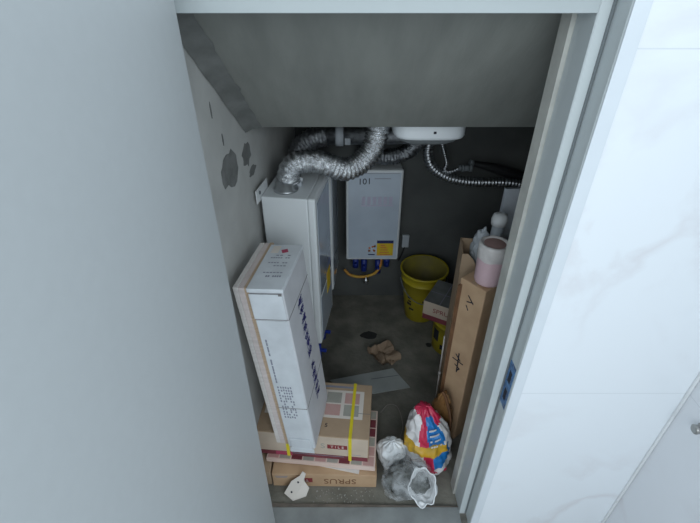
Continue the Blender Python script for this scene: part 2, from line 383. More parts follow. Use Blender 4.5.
# second heater, further along the left wall
t2 = thing('gas_water_heater', 'white wall heater in the middle, mostly hidden, only its narrow front edge showing', 'water heater', (-.366, 1.23, .50), (0, 0, math.radians(90-4)), 'gas water heaters')
H2 = .73
bm = NB(); bx(bm, (0, -.12, H2/2), (.312, .24, H2-.006), .006); obj('casing', bm, 'white_enamel', t2)
bm = NB(); bx(bm, (0, -.26, H2/2), (.32, .04, H2), .010, 3); fp = obj('front_panel', bm, 'white_enamel', t2)
bm = NB(); bx(bm, (.006, -.2805, H2/2), (.28, .002, H2-.05), .0005); obj('panel_film', bm, 'panel_reflection', fp)
flue_collar(t2, -.02, -.096, H2)
blue_pipes(t2, [(-.10, .14), (.02, .13), (.1, .15)], .30)
# third heater, facing the door on the back wall
t3 = thing('gas_water_heater', 'white wall heater on the back wall facing the door, numbered 101, with a yellow label', 'water heater', (.150, 1.640, .452), (0, 0, 0), 'gas water heaters')
W3, D3, H3 = .352, .185, .648
fp = heater_base(t3, D3, W3, H3, 'panel_film')
bm = text_bm('101', .056, frame_T((-.060, -D3-.0022, H3-.075), (1, 0, .05), (0, 0, 1))); obj('marker_number', bm, 'darkink', fp)
bm = NB(); bx(bm, (.05, -D3-.002, H3-.055), (.10, .0008, .004)); bx(bm, (0, -D3-.002, H3-.022), (.30, .0008, .003)); obj('printed_line', bm, 'printgrey', fp)
bm = NB()
for k in range(6): bx(bm, (-.065+.034*k, -D3-.0018, H3-.20), (.022, .0006, .05)); bx(bm, (-.065+.034*k, -D3-.0018, H3-.235), (.03, .0006, .012))
obj('faded_lettering', bm, 'pinkred', fp)
bm = NB(); bx(bm, (.085, -D3-.002, .095), (.11, .001, .115)); lab = obj('energy_label', bm, 'labyellow', fp)
bm = NB(); bx(bm, (.085, -D3-.003, .145), (.11, .001, .022)); obj('label_heading', bm, 'labblue', lab)
bm = NB()
for k in range(5): bx(bm, (.07+.004*k, -D3-.003, .118-.018*k), (.03+.01*k, .001, .006))
obj('label_bars', bm, 'labred', lab)
bm = NB(); rr = random.Random(4)
for k in range(9): bx(bm, (-.005+.05*(rr.random()-.5), -D3-.002, .095+.05*(rr.random()-.5)), (.014, .0008, .012), R=Matrix.Rotation(rr.random()*3, 3, 'Y'))
bx(bm, (-.005, -D3-.002, .045), (.045, .0008, .008), mi=1); obj('printed_emblem', bm, ['labred', 'labblue'], fp)
flue_collar(t3, -.07, -.07, H3)
blue_pipes(t3, [(-.11, .12), (-.05, .15), (.05, .17), (.11, .11)], D3)
bm = NB(); tube(bm, smooth_path([(-.19, -.11, -.13), (-.15, -.13, -.165), (-.07, -.14, -.175), (.02, -.13, -.155), (.065, -.11, -.10), (.07, -.09, -.03), (.07, -.085, .004)], 6), .010, 10); obj('gas_hose', bm, 'gasyellow', t3)
bm = NB(); lathe(bm, [(0, -.235), (.02, -.235), (.024, -.222), (.02, -.205), (.008, -.2), (.008, -.17), (0, -.17)], 16, (-.035, -.12, 0)); obj('drain_cap', bm, 'steel', t3)
# socket
t = thing('wall_socket', 'small white socket on the back wall beside the facing heater', 'socket', (.395, 1.64, .50))
bm = NB(); bx(bm, (0, -.012, 0), (.05, .024, .10), .005); obj('socket_body', bm, 'pvc', t)
bm = NB(); tube(bm, smooth_path([(-.005, -.02, -.045), (-.02, -.03, -.10), (-.04, -.02, -.16)], 5), .005, 8); obj('lead', bm, 'black', t)

# ------------------------------------------------------------------ ducts and hoses
def rib(r, amp, per, crumple=.0):
    def f(i, a):
        k = (i % per)/per
        return r + amp*(abs(2*k-1)-.5) + crumple*noise.noise(Vector((i*.35, math.cos(a)*2.2, math.sin(a)*2.2)))
    return f
def duct(name, label, pts, r, amp, m, step=.0042, per=4, cr=.004, seg=26, cat='duct', group='foil ducts'):
    t = thing(name, label, cat, tuple(pts[0]), group=group)
    p0 = Vector(pts[0]); P = resample(smooth_path([Vector(p)-p0 for p in pts], 14), step)
    bm = NB(); tube(bm, P, rib(r, amp, per, cr), seg); obj('corrugated_tube', bm, m, t)
    return t, P
dA, PA = duct('flexible_duct', 'bright crinkled foil duct rising from the left heater nearest the door', [(-.268, .79, 1.312), (-.269, .79, 1.338), (-.256, .795, 1.375), (-.215, .80, 1.398), (-.15, .805, 1.398), (-.085, .81, 1.378), (-.02, .83, 1.352), (.045, .86, 1.37), (.096, .88, 1.42), (.118, .89, 1.48), (.124, .90, 1.55), (.124, .90, 1.64)], .050, .0065, 'alu', step=.0045, cr=.004)
bm = NB(); lathe(bm, [(.047, .0), (.049, .004), (.049, .016), (.047, .02)], 26); bx(bm, (.052, 0, .01), (.014, .012, .018), .002); obj('hose_clamp', bm, 'steel', dA)
dB, PB = duct('flexible_duct', 'dark rear foil duct with a pale band, running sideways behind the bright one', [(-.27, 1.21, 1.262), (-.272, 1.21, 1.29), (-.255, 1.21, 1.325), (-.215, 1.21, 1.358), (-.165, 1.21, 1.378), (-.12, 1.21, 1.385)], .052, .007, 'alu_dark', cr=.004)
p0 = Vector((-.27, 1.21, 1.262))
bm = NB(); tube(bm, [Vector(p)-p0 for p in ((-.135, 1.21, 1.385), (.40, 1.23, 1.385), (.44, 1.235, 1.40), (.455, 1.24, 1.44), (.455, 1.24, 1.64))], .047, 24); obj('rigid_pipe', bm, 'alu_dark', dB)
bm = NB(); tube(bm, [Vector(p)-p0 for p in ((-.075, 1.212, 1.385), (-.035, 1.213, 1.385))], .054, 26); o = obj('pipe_band', bm, 'pvc', dB); o['label'] = 'pale grey band round the pipe'
bm = NB()
bx(bm, Vector((-.012, 1.165, 1.372))-p0, (.03, .03, .035), .003); obj('bracket', bm, 'pvc', dB)
bm = NB()
for k in range(3): tube(bm, [Vector((.092+.014*k, 1.22, 1.385))-p0, Vector((.101+.014*k, 1.22, 1.385))-p0], .052, 24)
obj('coupling_ring', bm, 'alu', dB)
duct('flexible_duct', 'dark foil duct curving from the facing heater up behind the lamp', [(.078, 1.555, 1.14), (.08, 1.55, 1.17), (.10, 1.51, 1.195), (.15, 1.45, 1.195), (.21, 1.42, 1.195), (.288, 1.40, 1.215), (.352, 1.39, 1.258), (.385, 1.385, 1.31), (.40, 1.38, 1.38), (.40, 1.38, 1.64)], .044, .006, 'alu_dark', cr=.007)
t, P = duct('corrugated_hose', 'dark corrugated hose looping below the lamp towards the door frame', [(.475, 1.38, 1.64), (.462, 1.385, 1.40), (.448, 1.39, 1.29), (.447, 1.39, 1.22), (.48, 1.395, 1.145), (.56, 1.40, 1.085), (.66, 1.40, 1.055), (.76, 1.40, 1.045), (.86, 1.40, 1.045), (.96, 1.40, 1.04), (1.10, 1.40, 1.02), (1.252, 1.40, 1.0)], .026, .009, 'steel', step=.005, per=4, cr=.0, seg=18, cat='hose', group='hoses under the lamp')
t, P = duct('metal_hose', 'thin silvery metal hose hanging just under the lamp', [(.505, 1.36, 1.64), (.51, 1.37, 1.40), (.52, 1.385, 1.29), (.542, 1.39, 1.225), (.562, 1.395, 1.165), (.556, 1.395, 1.13), (.575, 1.395, 1.113), (.605, 1.395, 1.118), (.64, 1.40, 1.134)], .010, .005, 'steel', step=.0036, per=4, cr=0, seg=12, cat='hose', group='hoses under the lamp')
o0 = Vector((.505, 1.36, 1.64))
bm = NB()
for a, b, r in ((.635, .655, .016), (.655, .668, .021), (.668, .70, .018), (.70, .715, .022)): tube(bm, [Vector((a, 1.40, 1.134))-o0, Vector((b, 1.40, 1.134))-o0], r, 14)
obj('coupling', bm, 'seal', t)
t = thing('rubber_pipe', 'black pipe slanting down to the right wall, behind the corrugated hose', 'pipe', (.71, 1.44, 1.15))
bm = NB(); tube(bm, smooth_path([(0, 0, 0), (.15, .01, -.035), (.35, .02, -.10), (.55, .03, -.16)], 8), lambda i, a: .014+.018*min(1, i/10), 16); obj('pipe', bm, 'black', t)
bm = NB(); tube(bm, [(-.004, 0, .001), (.02, .001, -.004)], .02, 16); obj('end_cap', bm, 'seal', t)

# ------------------------------------------------------------------ ceiling lamp
def squircle(bm):                                   # round outline to rounded square
    for v in bm.verts:
        r = math.hypot(v.co.x, v.co.y)
        if r > 1e-5:
            c, s_ = abs(v.co.x/r), abs(v.co.y/r); k = (c**4.5+s_**4.5)**(-1/4.5); v.co.x *= k; v.co.y *= k
t = thing('ceiling_lamp', 'wide white ceiling lamp behind the lower edge of the sloping slab', 'lamp', (.342, .94, 1.64))
bm = NB(); lathe(bm, [(0, 0), (.14, 0), (.15, -.006), (.156, -.02), (.156, -.132), (.151, -.143), (.142, -.145), (.142, -.137), (0, -.137)], 48); squircle(bm); rg = obj('lamp_ring', bm, 'lampshell', t)
bm = NB(); bx(bm, (.012, -.1565, -.110), (.012, .003, .010), .001); obj('ring_slot', bm, 'darkink', rg)
bm = NB(); lathe(bm, [(.136, -.141), (.122, -.165), (.095, -.180), (.05, -.187), (0, -.188)], 40); squircle(bm); obj('lamp_diffuser', bm, 'lampdome', t)

# ------------------------------------------------------------------ cartons on the floor, from the floor up
def tile_marks(parent, T, s, mirror=False):
    """S + red TILE tag on a carton side; T is the frame of that side"""
    pass
# bottom carton, standing upside down
t = thing('tile_carton', 'brown carton lying upside down on the floor under the tile slab', 'carton', (-.12, .30, 0), (0, 0, math.radians(-1)), 'tile cartons')
bm = NB(); bx(bm, (0, 0, .0515), (.50, .33, .103), .003); b0 = obj('carton_body', bm, 'kraft_orange', t)
T = frame_T((.075, -.1655, .050), (-1, 0, 0), (0, 0, -1))
bm = text_bm('SPRUS', .058, T); obj('printed_lettering', bm, 'kraft_dark', b0)
bm = NB(); bx(bm, (-.10, -.1656, .056), (.085, .001, .034)); tg = obj('printed_tag', bm, 'maroon_dk', b0)
bm = text_bm('TILE', .026, frame_T((-.10, -.1664, .056), (-1, 0, 0), (0, 0, -1))); obj('tag_lettering', bm, 'cream', tg)
bm = NB(); bx(bm, (-.205, -.1655, .085), (.06, .0008, .004)); bx(bm, (-.205, -.1655, .075), (.05, .0008, .003)); obj('small_print', bm, 'printgrey', b0)
t = thing('tile_carton', 'brown carton end on the floor at far left, half hidden by the open door', 'carton', (-.408, .285, 0), (0, 0, 0), 'tile cartons')
bm = NB(); bx(bm, (0, 0, .0515), (.055, .28, .103), .003); o = obj('carton_body', bm, 'kraft', t)
bm = NB(); bx(bm, (0, 0, .1037), (.055, .03, .0008)); obj('packing_tape', bm, 'kraft_pale', t)
# skewed thin tile, then the slab pack
t = thing('ceramic_tile', 'thin pale tile sticking out askew between the bottom carton and the tile slab', 'tile', (-.125, .316, .1035), (0, 0, math.radians(-12)))
bm = NB(); bx(bm, (0, 0, .0035), (.40, .28, .007), .001); obj('tile_body', bm, 'cream', t)
bm = NB(); bx(bm, (.0, 0, .0075), (.40, .28, .001)); obj('tile_glaze', bm, 'plank_white', t)
t = thing('tile_slab_pack', 'flat pale pink tile pack with printed squares under the strapped carton', 'tile pack', (-.128, .331, .1125), (0, 0, math.radians(-5.5)))
bm = NB(); bx(bm, (0, 0, .0145), (.525, .32, .029), .002); b0 = obj('tile_body', bm, 'tilepack', t)
bm = NB(); n = 9
for i in range(n):
    for j in range(6):
        w = .517/n; h = .312/6
        bx(bm, (-.2585+w*(i+.5), -.156+h*(j+.5), .0294), (w-.006, h-.006, .0006), mi=(0, 1, 2, 1)[(i*3+j*2+(i*j) % 3) % 4])
obj('printed_squares', bm, ['pinktile', 'greytile', 'maroon'], b0)
# strapped carton
t = thing('tile_carton', 'brown carton with yellow straps and printed squares on top, under the white carton', 'carton', (-.163, .358, .1425), (0, 0, math.radians(-5.2)), 'tile cartons')
LX, LY, LZ = .530, .315, .171
bm = NB(); bx(bm, (0, 0, LZ/2), (LX, LY, LZ), .003); b0 = obj('carton_body', bm, 'kraft', t)
bm = NB(); bx(bm, (0, -LY/2-.0006, LZ/2+.012), (LX-.008, .001, LZ-.03)); obj('front_face', bm, 'kraft_pale', b0)
bm = NB(); bx(bm, (0, -LY/2-.001, .017), (LX-.006, .0015, .030)); obj('printed_band', bm, 'maroon', b0)
bm = NB(); bx(bm, (.0, -LY/2-.002, .024), (.30, .0006, .003)); bx(bm, (.20, -LY/2-.0015, .046), (.06, .0006, .002)); obj('small_print', bm, 'printgrey', b0)
bm = NB(); bx(bm, (-.14, -LY/2-.002, .017), (.08, .0008, .028)); obj('red_mark', bm, 'printred', b0)
bm = text_bm('S', .052, frame_T((.050, -LY/2-.0016, .098), (1, 0, 0), (0, 0, 1))); obj('printed_letter', bm, 'greytile', b0)
bm = NB(); bx(bm, (.118, -LY/2-.0014, .098), (.094, .001, .030)); tg = obj('printed_tag', bm, 'maroon_dk', b0)
bm = text_bm('T I L E', .024, frame_T((.118, -LY/2-.0024, .098), (1, 0, 0), (0, 0, 1))); obj('tag_lettering', bm, 'cream', tg)
bm = NB(); x0, y0 = .125, .028
bx(bm, (x0-.135, y0, LZ+.0004), (.475, .165, .0008), mi=0)
for i, x in enumerate((-.30, -.215, -.13, -.045, .045)):
    for j, y in enumerate((-.036, .036)):
        bx(bm, (x0+x-.0, y0+y, LZ+.001), (.073, .064, .0008), mi=1+(i+j+1) % 2)
obj('printed_top_pattern', bm, ['cream', 'pinktile', 'greytile'], b0)
bm = NB(); bx(bm, (.10, .132, LZ+.0006), (.16, .012, .0006)); obj('top_lettering', bm, 'printgrey', b0)
bm = text_bm('5', .03, frame_T((.06, -.098, LZ+.0006), (1, 0, 0), (0, 1, 0))); obj('top_mark', bm, 'darkink', b0)
bm = NB(); bx(bm, (.228, -.02, LZ+.0008), (.07, .0025, .0006)); bx(bm, (.260, -.07, LZ*.72), (.012, .012, .06)); obj('torn_corner', bm, 'seam', b0)
for x in (.178, -.118):
    bm = NB(); bx(bm, (x, 0, LZ+.0022), (.015, LY+.004, .0012)); bx(bm, (x, -LY/2-.003, LZ/2), (.015, .0012, LZ+.004)); bx(bm, (x, LY/2+.002, LZ/2), (.015, .0012, LZ+.004))
    obj('strap', bm, 'strap', t)

# ------------------------------------------------------------------ leaning boards and white carton
LEAN = (0, math.radians(-4.8), math.radians(-8.5))
zb = .3165
t = thing('leaning_carton', 'tall white carton leaning left on the strapped carton, dark writing on its right side', 'carton', (-.213, .14, zb), LEAN)
w, d, h = .123, .282, .884
bm = NB(); bx(bm, (0, d/2, h/2), (w, d, h), .004); b0 = obj('carton_body', bm, 'carton_white', t)
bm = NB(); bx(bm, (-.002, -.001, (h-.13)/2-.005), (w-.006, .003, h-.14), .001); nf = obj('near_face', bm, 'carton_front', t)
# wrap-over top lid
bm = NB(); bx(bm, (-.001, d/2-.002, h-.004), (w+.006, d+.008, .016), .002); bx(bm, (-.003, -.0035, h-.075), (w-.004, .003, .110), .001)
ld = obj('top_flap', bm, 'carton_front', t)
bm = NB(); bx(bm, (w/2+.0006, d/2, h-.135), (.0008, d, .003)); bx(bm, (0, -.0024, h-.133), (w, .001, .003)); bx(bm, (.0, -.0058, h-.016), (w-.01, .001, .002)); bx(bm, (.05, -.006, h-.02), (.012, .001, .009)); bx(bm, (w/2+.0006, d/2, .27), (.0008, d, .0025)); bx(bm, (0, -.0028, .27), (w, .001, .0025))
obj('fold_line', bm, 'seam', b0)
bm = NB(); rr = random.Random(2)
for k, (yy, n) in enumerate(((.07, 9), (.092, 6), (.135, 6), (.155, 7), (.188, 8), (.205, 5))):
    for i in range(n):
        if rr.random() < .8: bx(bm, (-.038+.075*(i+.5)/n, yy, h+.0046), (.075/n*.7, .009 if k < 1 else .005, .0006))
obj('lid_print', bm, 'printgrey', ld)
bm = NB(); bx(bm, (.004, .236, h+.0046), (.024, .024, .0008), .0003, R=Matrix.Rotation(.4, 3, 'Z')); obj('red_mark', bm, 'printred', ld)
bm = NB(); bx(bm, (-.034, .246, h+.0048), (.03, .05, .001), .0003); obj('torn_tape', bm, 'cream', ld)
bm = NB(); rr = random.Random(3)                 # rows of print running up the near face
for i in range(30):
    z = .16+.50*i/30
    for x in ((-.042,) if i > 14 else (-.042, -.030, -.02, -.010, 0, .01)) if i > 2 else ():
        if rr.random() < .78: bx(bm, (x, -.0031, z+.004*rr.random()), (.006, .0008, .010 if i < 15 else .014))
obj('small_print', bm, 'printgrey', nf)
# lettering, read downwards on the right face
T = frame_T((w/2+.0009, .15, h*.51), (0, .03, -1), (0, 1, .03))
bm = NB(); rr = random.Random(12)
for k in range(13):
    if k == 7: continue
    cx = -.27+.044*k
    for j in range(8):
        a = (cx+.034*(rr.random()-.5), .062*(rr.random()-.5)); b = (cx+.040*(rr.random()-.5), .062*(rr.random()-.5)); c_ = (cx+.040*(rr.random()-.5), .062*(rr.random()-.5))
        strokes(bm, T, [[a, b, c_]], .0045)
obj('dark_writing', bm, 'navy', b0)
bm = NB(); bx(bm, (0, -.006, .032), (w-.03, .006, .07), .002); bx(bm, (0, -.008, -.010), (w-.012, .005, .03), .002); obj('bottom_flap', bm, 'carton_front', t)

def board(label, off, thick, d, hh, m, y=.0, edge=None):
    # local offset to the left of the white carton, same lean
    R = Matrix.Rotation(LEAN[2], 3, 'Z') @ Matrix.Rotation(LEAN[1], 3, 'Y')
    p = Vector((-.213, .146, zb)) + R @ Vector((off, y, 0))
    o = thing('wooden_board', label, 'board', (p.x, p.y, zb if off > -1 else p.z), LEAN, 'boards leaning by the white carton')
    bm = NB(); bx(bm, (0, d/2, hh/2), (thick, d, hh), .0015); obj('board_body', bm, m, o)
    bm = NB()
    n = max(1, int(thick/.007))
    for k in range(1, n): bx(bm, (-thick/2+thick*k/n, d/2, hh/2), (.0012, d+.001, hh+.001))
    if n > 1: obj('edge_groove', bm, edge or 'plank_tan', o)
    return o
board('tan wooden board between the white carton and the pale boards', -.061-.009, .017, .30, .878, 'plank_tan', edge='kraft')
board('pinkish board leaning beside the tan board', -.061-.018-.011, .021, .30, .874, 'plank_pale', edge='plank_pale')
board('off-white ribbed board leaning outermost, next to the plaster wall', -.061-.018-.022-.0095, .018, .30, .874, 'plank_white', edge='plank_pale')

# ------------------------------------------------------------------ right-hand cartons and what stands on them
ra = math.atan2(.027, .052)
t = thing('tall_carton', 'tall brown carton with black marks, standing by the door frame under the pink roll', 'carton', (.555, .39, 0), (0, 0, math.radians(38)), 'tall brown cartons')
# local x runs to the back right, local y to the back left
hA = 1.0
bm = NB(); bx(bm, (.085, .065, hA/2), (.17, .13, hA), .005); b0 = obj('carton_body', bm, 'kraft_orange', t)
bm = NB(); bx(bm, (-.0008, .122, hA/2-.01), (.001, .012, hA-.04)); bx(bm, (.006, .133, hA/2-.02), (.016, .008, hA-.04), .002); obj('dark_corner_strip', bm, 'kraft_dark', t)
bm = NB()
for z, s in ((.905, .5), (.545, 1.0)):
    T = frame_T((-.0012, .066, z), (0, -1, 0), (0, 0, 1))
    if s < 1: strokes(bm, T, [[(-.01, .03), (.02, .0)], [(-.012, -.004), (.018, .006)], [(-.012, -.025), (.0, -.045)]], .006)
    else: strokes(bm, T, [[(-.03, .0), (.03, .0)], [(0, .05), (.004, -.07)], [(-.016, .035), (.012, .01)], [(-.012, -.03), (.016, -.04), (.004, -.06)]], .007)
obj('black_marks', bm, 'darkink', b0)
bm = NB(); bx(bm, (.085, .065, hA+.0006), (.168, .03, .001)); obj('packing_tape', bm, 'kraft', b0)
# open carton behind
t = thing('tall_carton', 'open brown carton behind the marked one, flaps up, white wrap inside', 'carton', (.514, .655, 0), (0, 0, math.radians(-9)), 'tall brown cartons')
hB = 1.015; wB, dB_ = .27, .15; th = .006
bm = NB()
bx(bm, (th/2, dB_/2, hB/2), (th, dB_, hB), .001); bx(bm, (wB-th/2, dB_/2, hB/2), (th, dB_, hB), .001)
bx(bm, (wB/2, dB_-th/2, hB/2), (wB, th, hB), .001); bx(bm, (wB/2, th/2, (hB-.10)/2), (wB, th, hB-.10), .001); bx(bm, (wB/2, dB_/2, .45), (wB-.01, dB_-.01, .9))
obj('carton_body', bm, 'kraft', t)
bm = NB(); slab_poly(bm, [(.0, .001, hB-.10), (.0, .001, hB), (.028, .001, hB), (.055, .001, hB-.03), (.09, .001, hB-.10)], (0, 1, 0), .005); obj('torn_flap', bm, 'kraft', t)
t = thing('thin_stick', 'thin white stick leaning against the open brown carton near the floor', 'stick', (.492, .69, .0))
bm = NB(); tube(bm, [(.010, -.03, .215), (.014, .0, .47)], .0045, 8); tube(bm, [(.004, -.06, .0), (.010, -.03, .215)], .0045, 8); obj('shaft', bm, 'plank_white', t)
bm = NB(); tube(bm, [(.0095, -.032, .205), (.0105, -.028, .225)], .008, 8); obj('knot', bm, 'plank_white', t)
# pink roll
t = thing('pink_roll', 'pink wrapped roll with a white film top, on the tall carton', 'roll', (.578, .464, 1.0015))
bm = NB(); lathe(bm, [(0, 0), (.044, 0), (.052, .004), (.0555, .014), (.057, .06), (.0575, .14), (.056, .178), (.046, .181), (0, .181)], 36)
for v in bm.verts: v.co += Vector((v.co.x, v.co.y, 0))*.02*noise.noise(Vector((math.atan2(v.co.y, v.co.x)*2, v.co.z*25, 1)))
obj('roll_body', bm, 'pinkwrap', t)
bm = NB(); lathe(bm, [(.0595, .125), (.061, .13), (.0615, .178), (.059, .188), (.052, .191), (.046, .187), (.042, .183)], 40)
for v in bm.verts: v.co.z += .003*noise.noise(Vector((math.atan2(v.co.y, v.co.x)*2.5, 0, 3))) - (.003*(1+math.sin(5*math.atan2(v.co.y, v.co.x))) if v.co.z < .128 else 0)
obj('film_top', bm, 'wraptop', t)
bm = NB(); lathe(bm, [(.0, .1875), (.02, .1885), (.03, .187), (.043, .1855)], 30); obj('roll_end', bm, 'rollend', t)
# white things standing in the open carton
t = thing('white_tube', 'white plastic tube with a pale cap standing in the open carton', 'tube', (.668, .70, .9))
bm = NB(); tube(bm, [(-.01, 0, 0.003), (0, 0, .24)], .026, 18); obj('tube_body', bm, 'pvc', t)
bm = NB(); lathe(bm, [(.026, .24), (.034, .245), (.036, .27), (.03, .292), (.012, .30), (0, .30)], 18); obj('cap', bm, 'white_pl', t)
bm = bmesh.new(); bmesh.ops.create_icosphere(bm, subdivisions=4, radius=1)
for v in bm.verts:
    n = v.co.normalized(); r = 1+.55*noise.noise(n*2.1+Vector((3, 1, 7)))+.25*noise.noise(n*5)
    v.co = Vector((n.x*.034*r, n.y*.03*r, .105+n.z*.105*(.8+.3*r)))
    v.co.z = max(v.co.z, .003)
o = obj('plastic_wrap', bm, 'pvc', smooth=True); o.location = (.606, .708, .9); tag(o, 'crumpled whitish plastic wrap standing in the open carton', 'plastic wrap')
# grey blue board beyond
t = thing('leaning_board', 'pale grey blue board standing behind the cartons at the right', 'board', (.732, .875, 0), (math.radians(0), 0, math.radians(4)))
bm = NB(); bx(bm, (.25, 0, .62), (.50, .024, 1.24), .002); obj('board_body', bm, 'board_blue', t)
bm = NB(); bx(bm, (.25, 0, 1.241), (.50, .012, .002)); obj('edge_strip', bm, 'seal', t)

# ------------------------------------------------------------------ buckets and small carton at the back
def bucket(label, loc, rb, rt, h, seed):
    t = thing('bucket', label, 'bucket', loc, (0, 0, seed), 'yellow buckets')
    f = lambda z: rb+(rt-rb)*z/h
    bm = NB(); lathe(bm, [(0, 0), (rb-.006, 0), (rb, .006), (f(h*.5), h*.5), (f(h*.80), h*.80), (f(h*.80)+.006, h*.805), (f(h*.82)+.006, h*.82), (f(h*.83), h*.83), (rt, h-.02), (rt+.008, h-.016), (rt+.009, h-.002), (rt+.004, h), (rt-.003, h-.003)], 40); b = obj('shell', bm, 'bucket', t)
    bm = NB(); lathe(bm, [(rt-.003, h-.003), (rb-.004, .012), (0, .012)], 40); obj('inside', bm, 'bucket_in', t)
    return t, b, f
tb, sh, f = bucket('tall yellow bucket standing open by the back wall', (.510, 1.425, 0), .108, .156, .412, 0)
bm = NB(); P = []                                   # wire bail hanging down the front
for k in range(25):
    a = PI+.15+(PI-.3)*k/24; r = .164
    P.append((r*math.cos(a), r*math.sin(a), .345-.13*math.sin(PI*k/24)))
tube(bm, P, .003, 8); obj('wire_handle', bm, 'seal', tb)
def wrap_mark(bm, f, a0, a1, z0, z1, n=6):
    for k in range(n):
        p = []
        for (a, z) in ((a0+(a1-a0)*k/n, z0), (a0+(a1-a0)*(k+1)/n, z0), (a0+(a1-a0)*(k+1)/n, z1), (a0+(a1-a0)*k/n, z1)):
            r = f(z)+.0012; p.append((r*math.cos(a), r*math.sin(a), z))
        quad(bm, p)
bm = NB()
for a, z, w_, h_ in ((3.75, .21, .25, .02), (3.8, .18, .2, .015), (3.7, .15, .3, .022), (4.75, .10, .28, .055), (4.6, .20, .12, .02), (3.85, .11, .3, .018)): wrap_mark(bm, f, a, a+w_, z, z+h_)
obj('black_print', bm, 'darkink', sh)
tb2, sh2, f = bucket('low yellow bucket holding up the small carton, beside the open carton', (.672, 1.10, 0), .122, .132, .282, 0)
bm = NB(); wrap_mark(bm, f, 3.35, 3.75, .10, .19); wrap_mark(bm, f, 3.9, 4.4, .05, .09); obj('black_print', bm, 'darkink', sh2)
t = thing('small_carton', 'small brown carton with a maroon band, resting on the low yellow bucket', 'carton', (.452, 1.056, .2835), (0, 0, math.radians(-30)))
lx, ly, lz = .27, .25, .135
bm = NB(); bx(bm, (lx/2, ly/2, lz/2), (lx, ly, lz), .003); b0 = obj('carton_body', bm, 'kraft_pale', t)
bm = NB(); bx(bm, (lx/2, -.001, .019), (lx-.004, .0016, .036)); obj('printed_band', bm, 'maroon', b0)
bm = text_bm('SPRUS', .045, frame_T((.125, -.0012, .082), (1, 0, 0), (0, 0, 1))); obj('printed_lettering', bm, 'maroon_dk', b0)
bm = NB(); bx(bm, (lx/2, ly/2, lz+.0006), (lx-.004, ly-.004, .001)); tp = obj('printed_top', bm, 'fillet', b0)
bm = NB(); bx(bm, (.10, ly/2, lz+.0014), (.004, ly-.006, .0008)); bx(bm, (lx/2, .11, lz+.0014), (lx-.006, .004, .0008)); obj('top_lines', bm, 'printgrey', tp)

# ------------------------------------------------------------------ floor litter
def crumple(name, label, cat, loc, s, seed, m, sub=3, rot=0):
    bm = bmesh.new(); bmesh.ops.create_icosphere(bm, subdivisions=sub, radius=1); q = Vector((seed, seed*1.7, 0))
    for v in bm.verts:
        n = v.co.normalized(); r = 1+.55*noise.noise(n*1.7+q)-.45*abs(noise.noise(n*3.5+q))
        v.co = Vector((n.x*s[0]*r, n.y*s[1]*r, s[2]+n.z*s[2]*r))
    zm = min(v.co.z for v in bm.verts)
    for v in bm.verts: v.co.z -= zm
    o = obj(name, bm, m); o.location = loc; o.rotation_euler = (0, 0, rot); return tag(o, label, cat)
# crumpled brown paper: folded sheet with raised edges
bm = bmesh.new(); n = 14; g = {}
for i in range(n+1):
    for j in range(n+1):
        x = (i/n-.5)*.16; y = (j/n-.5)*.17; e = max(abs(i/n-.5), abs(j/n-.5))*2
        z = .02+.055*abs(noise.noise(Vector((x*17+2, y*15, 4))))+.075*max(0, e-.55)*(1 if (i < n*.4 or j > n*.6) else .2)
        g[i, j] = bm.verts.new((x+.03*noise.noise(Vector((x*14, y*14, 9))), y+.03*noise.noise(Vector((y*14, x*14, 3))), z))
for i in range(n):
    for j in range(n): bm.faces.new((g[i, j], g[i+1, j], g[i+1, j+1], g[i, j+1]))
zm = min(v.co.z for v in bm.verts)
for v in bm.verts: v.co.z -= zm-.001
o = obj('crumpled_paper', bm, 'paper_brown'); o.location = (.222, .99, 0); o.rotation_euler = (0, 0, .5); tag(o, 'crumpled brown paper on the middle of the cement floor', 'paper')
t = thing('flat_board', 'flat grey board lying on the floor behind the strapped carton', 'board', (0, 0, .0))
bm = NB(); slab_poly(bm, [(-.05, .70, .002), (-.123, .79, .002), (.138, .854, .002), (.272, .886, .002), (.362, .736, .002), (.149, .691, .002)], (0, 0, 1), .006); o = obj('board_body', bm, 'board_grey', t)
bm = NB(); slab_poly(bm, [(.13, .80, .0084), (.30, .83, .0084), (.302, .826, .0084), (.132, .795, .0084)], (0, 0, 1), .0004); obj('crease', bm, 'seal', t)
# twine
bm = NB(); tube(bm, smooth_path([(.175, .56, .004), (.22, .60, .02), (.27, .57, .035), (.29, .47, .02), (.27, .40, .004)], 6), .0022, 7)
o = obj('twine', bm, 'twine'); tag(o, 'thin loop of grey twine on the floor behind the plastic bags', 'twine')
# broken white plate leaning on the bottom carton
t = thing('broken_plate', 'broken white plastic piece with two holes on the floor, below the upside down carton', 'plastic piece', (-.258, .070, .012), (math.radians(60), math.radians(0), math.radians(-14)))
bm = NB()
slab_poly(bm, [(-.058, .015, .0), (-.01, -.012, 0), (.012, .045, 0), (.03, .10, 0), (.036, .135, 0), (.018, .142, 0), (.008, .118, 0), (-.03, .082, 0)], (0, 0, 1), .003)
slab_poly(bm, [(-.01, -.012, 0), (.045, .012, -.022), (.055, .055, -.022), (.03, .10, 0), (.012, .045, 0)], (0, .1, 1), .003)
o = obj('plate_body', bm, 'cream', t)
for x, y in ((.004, .085), (-.022, .03)):
    bm = NB(); tube(bm, [(x, y, .0032), (x, y, .0038)], .005, 12); obj('hole', bm, 'darkink', t)
# grit on the floor
gr = random.Random(21)
bm = NB()
for k in range(70):
    x = gr.uniform(-.18, .13); y = gr.uniform(.055, .125)
    s = gr.uniform(.0015, .004)
    bx(bm, (x, y, s*.4), (s*1.6, s, s), R=Matrix.Rotation(gr.random()*3, 3, 'Z'))
o = obj('floor_grit', bm, 'grit'); tag(o, 'pale grit scattered on the cement floor by the sill', 'grit', kind='stuff')

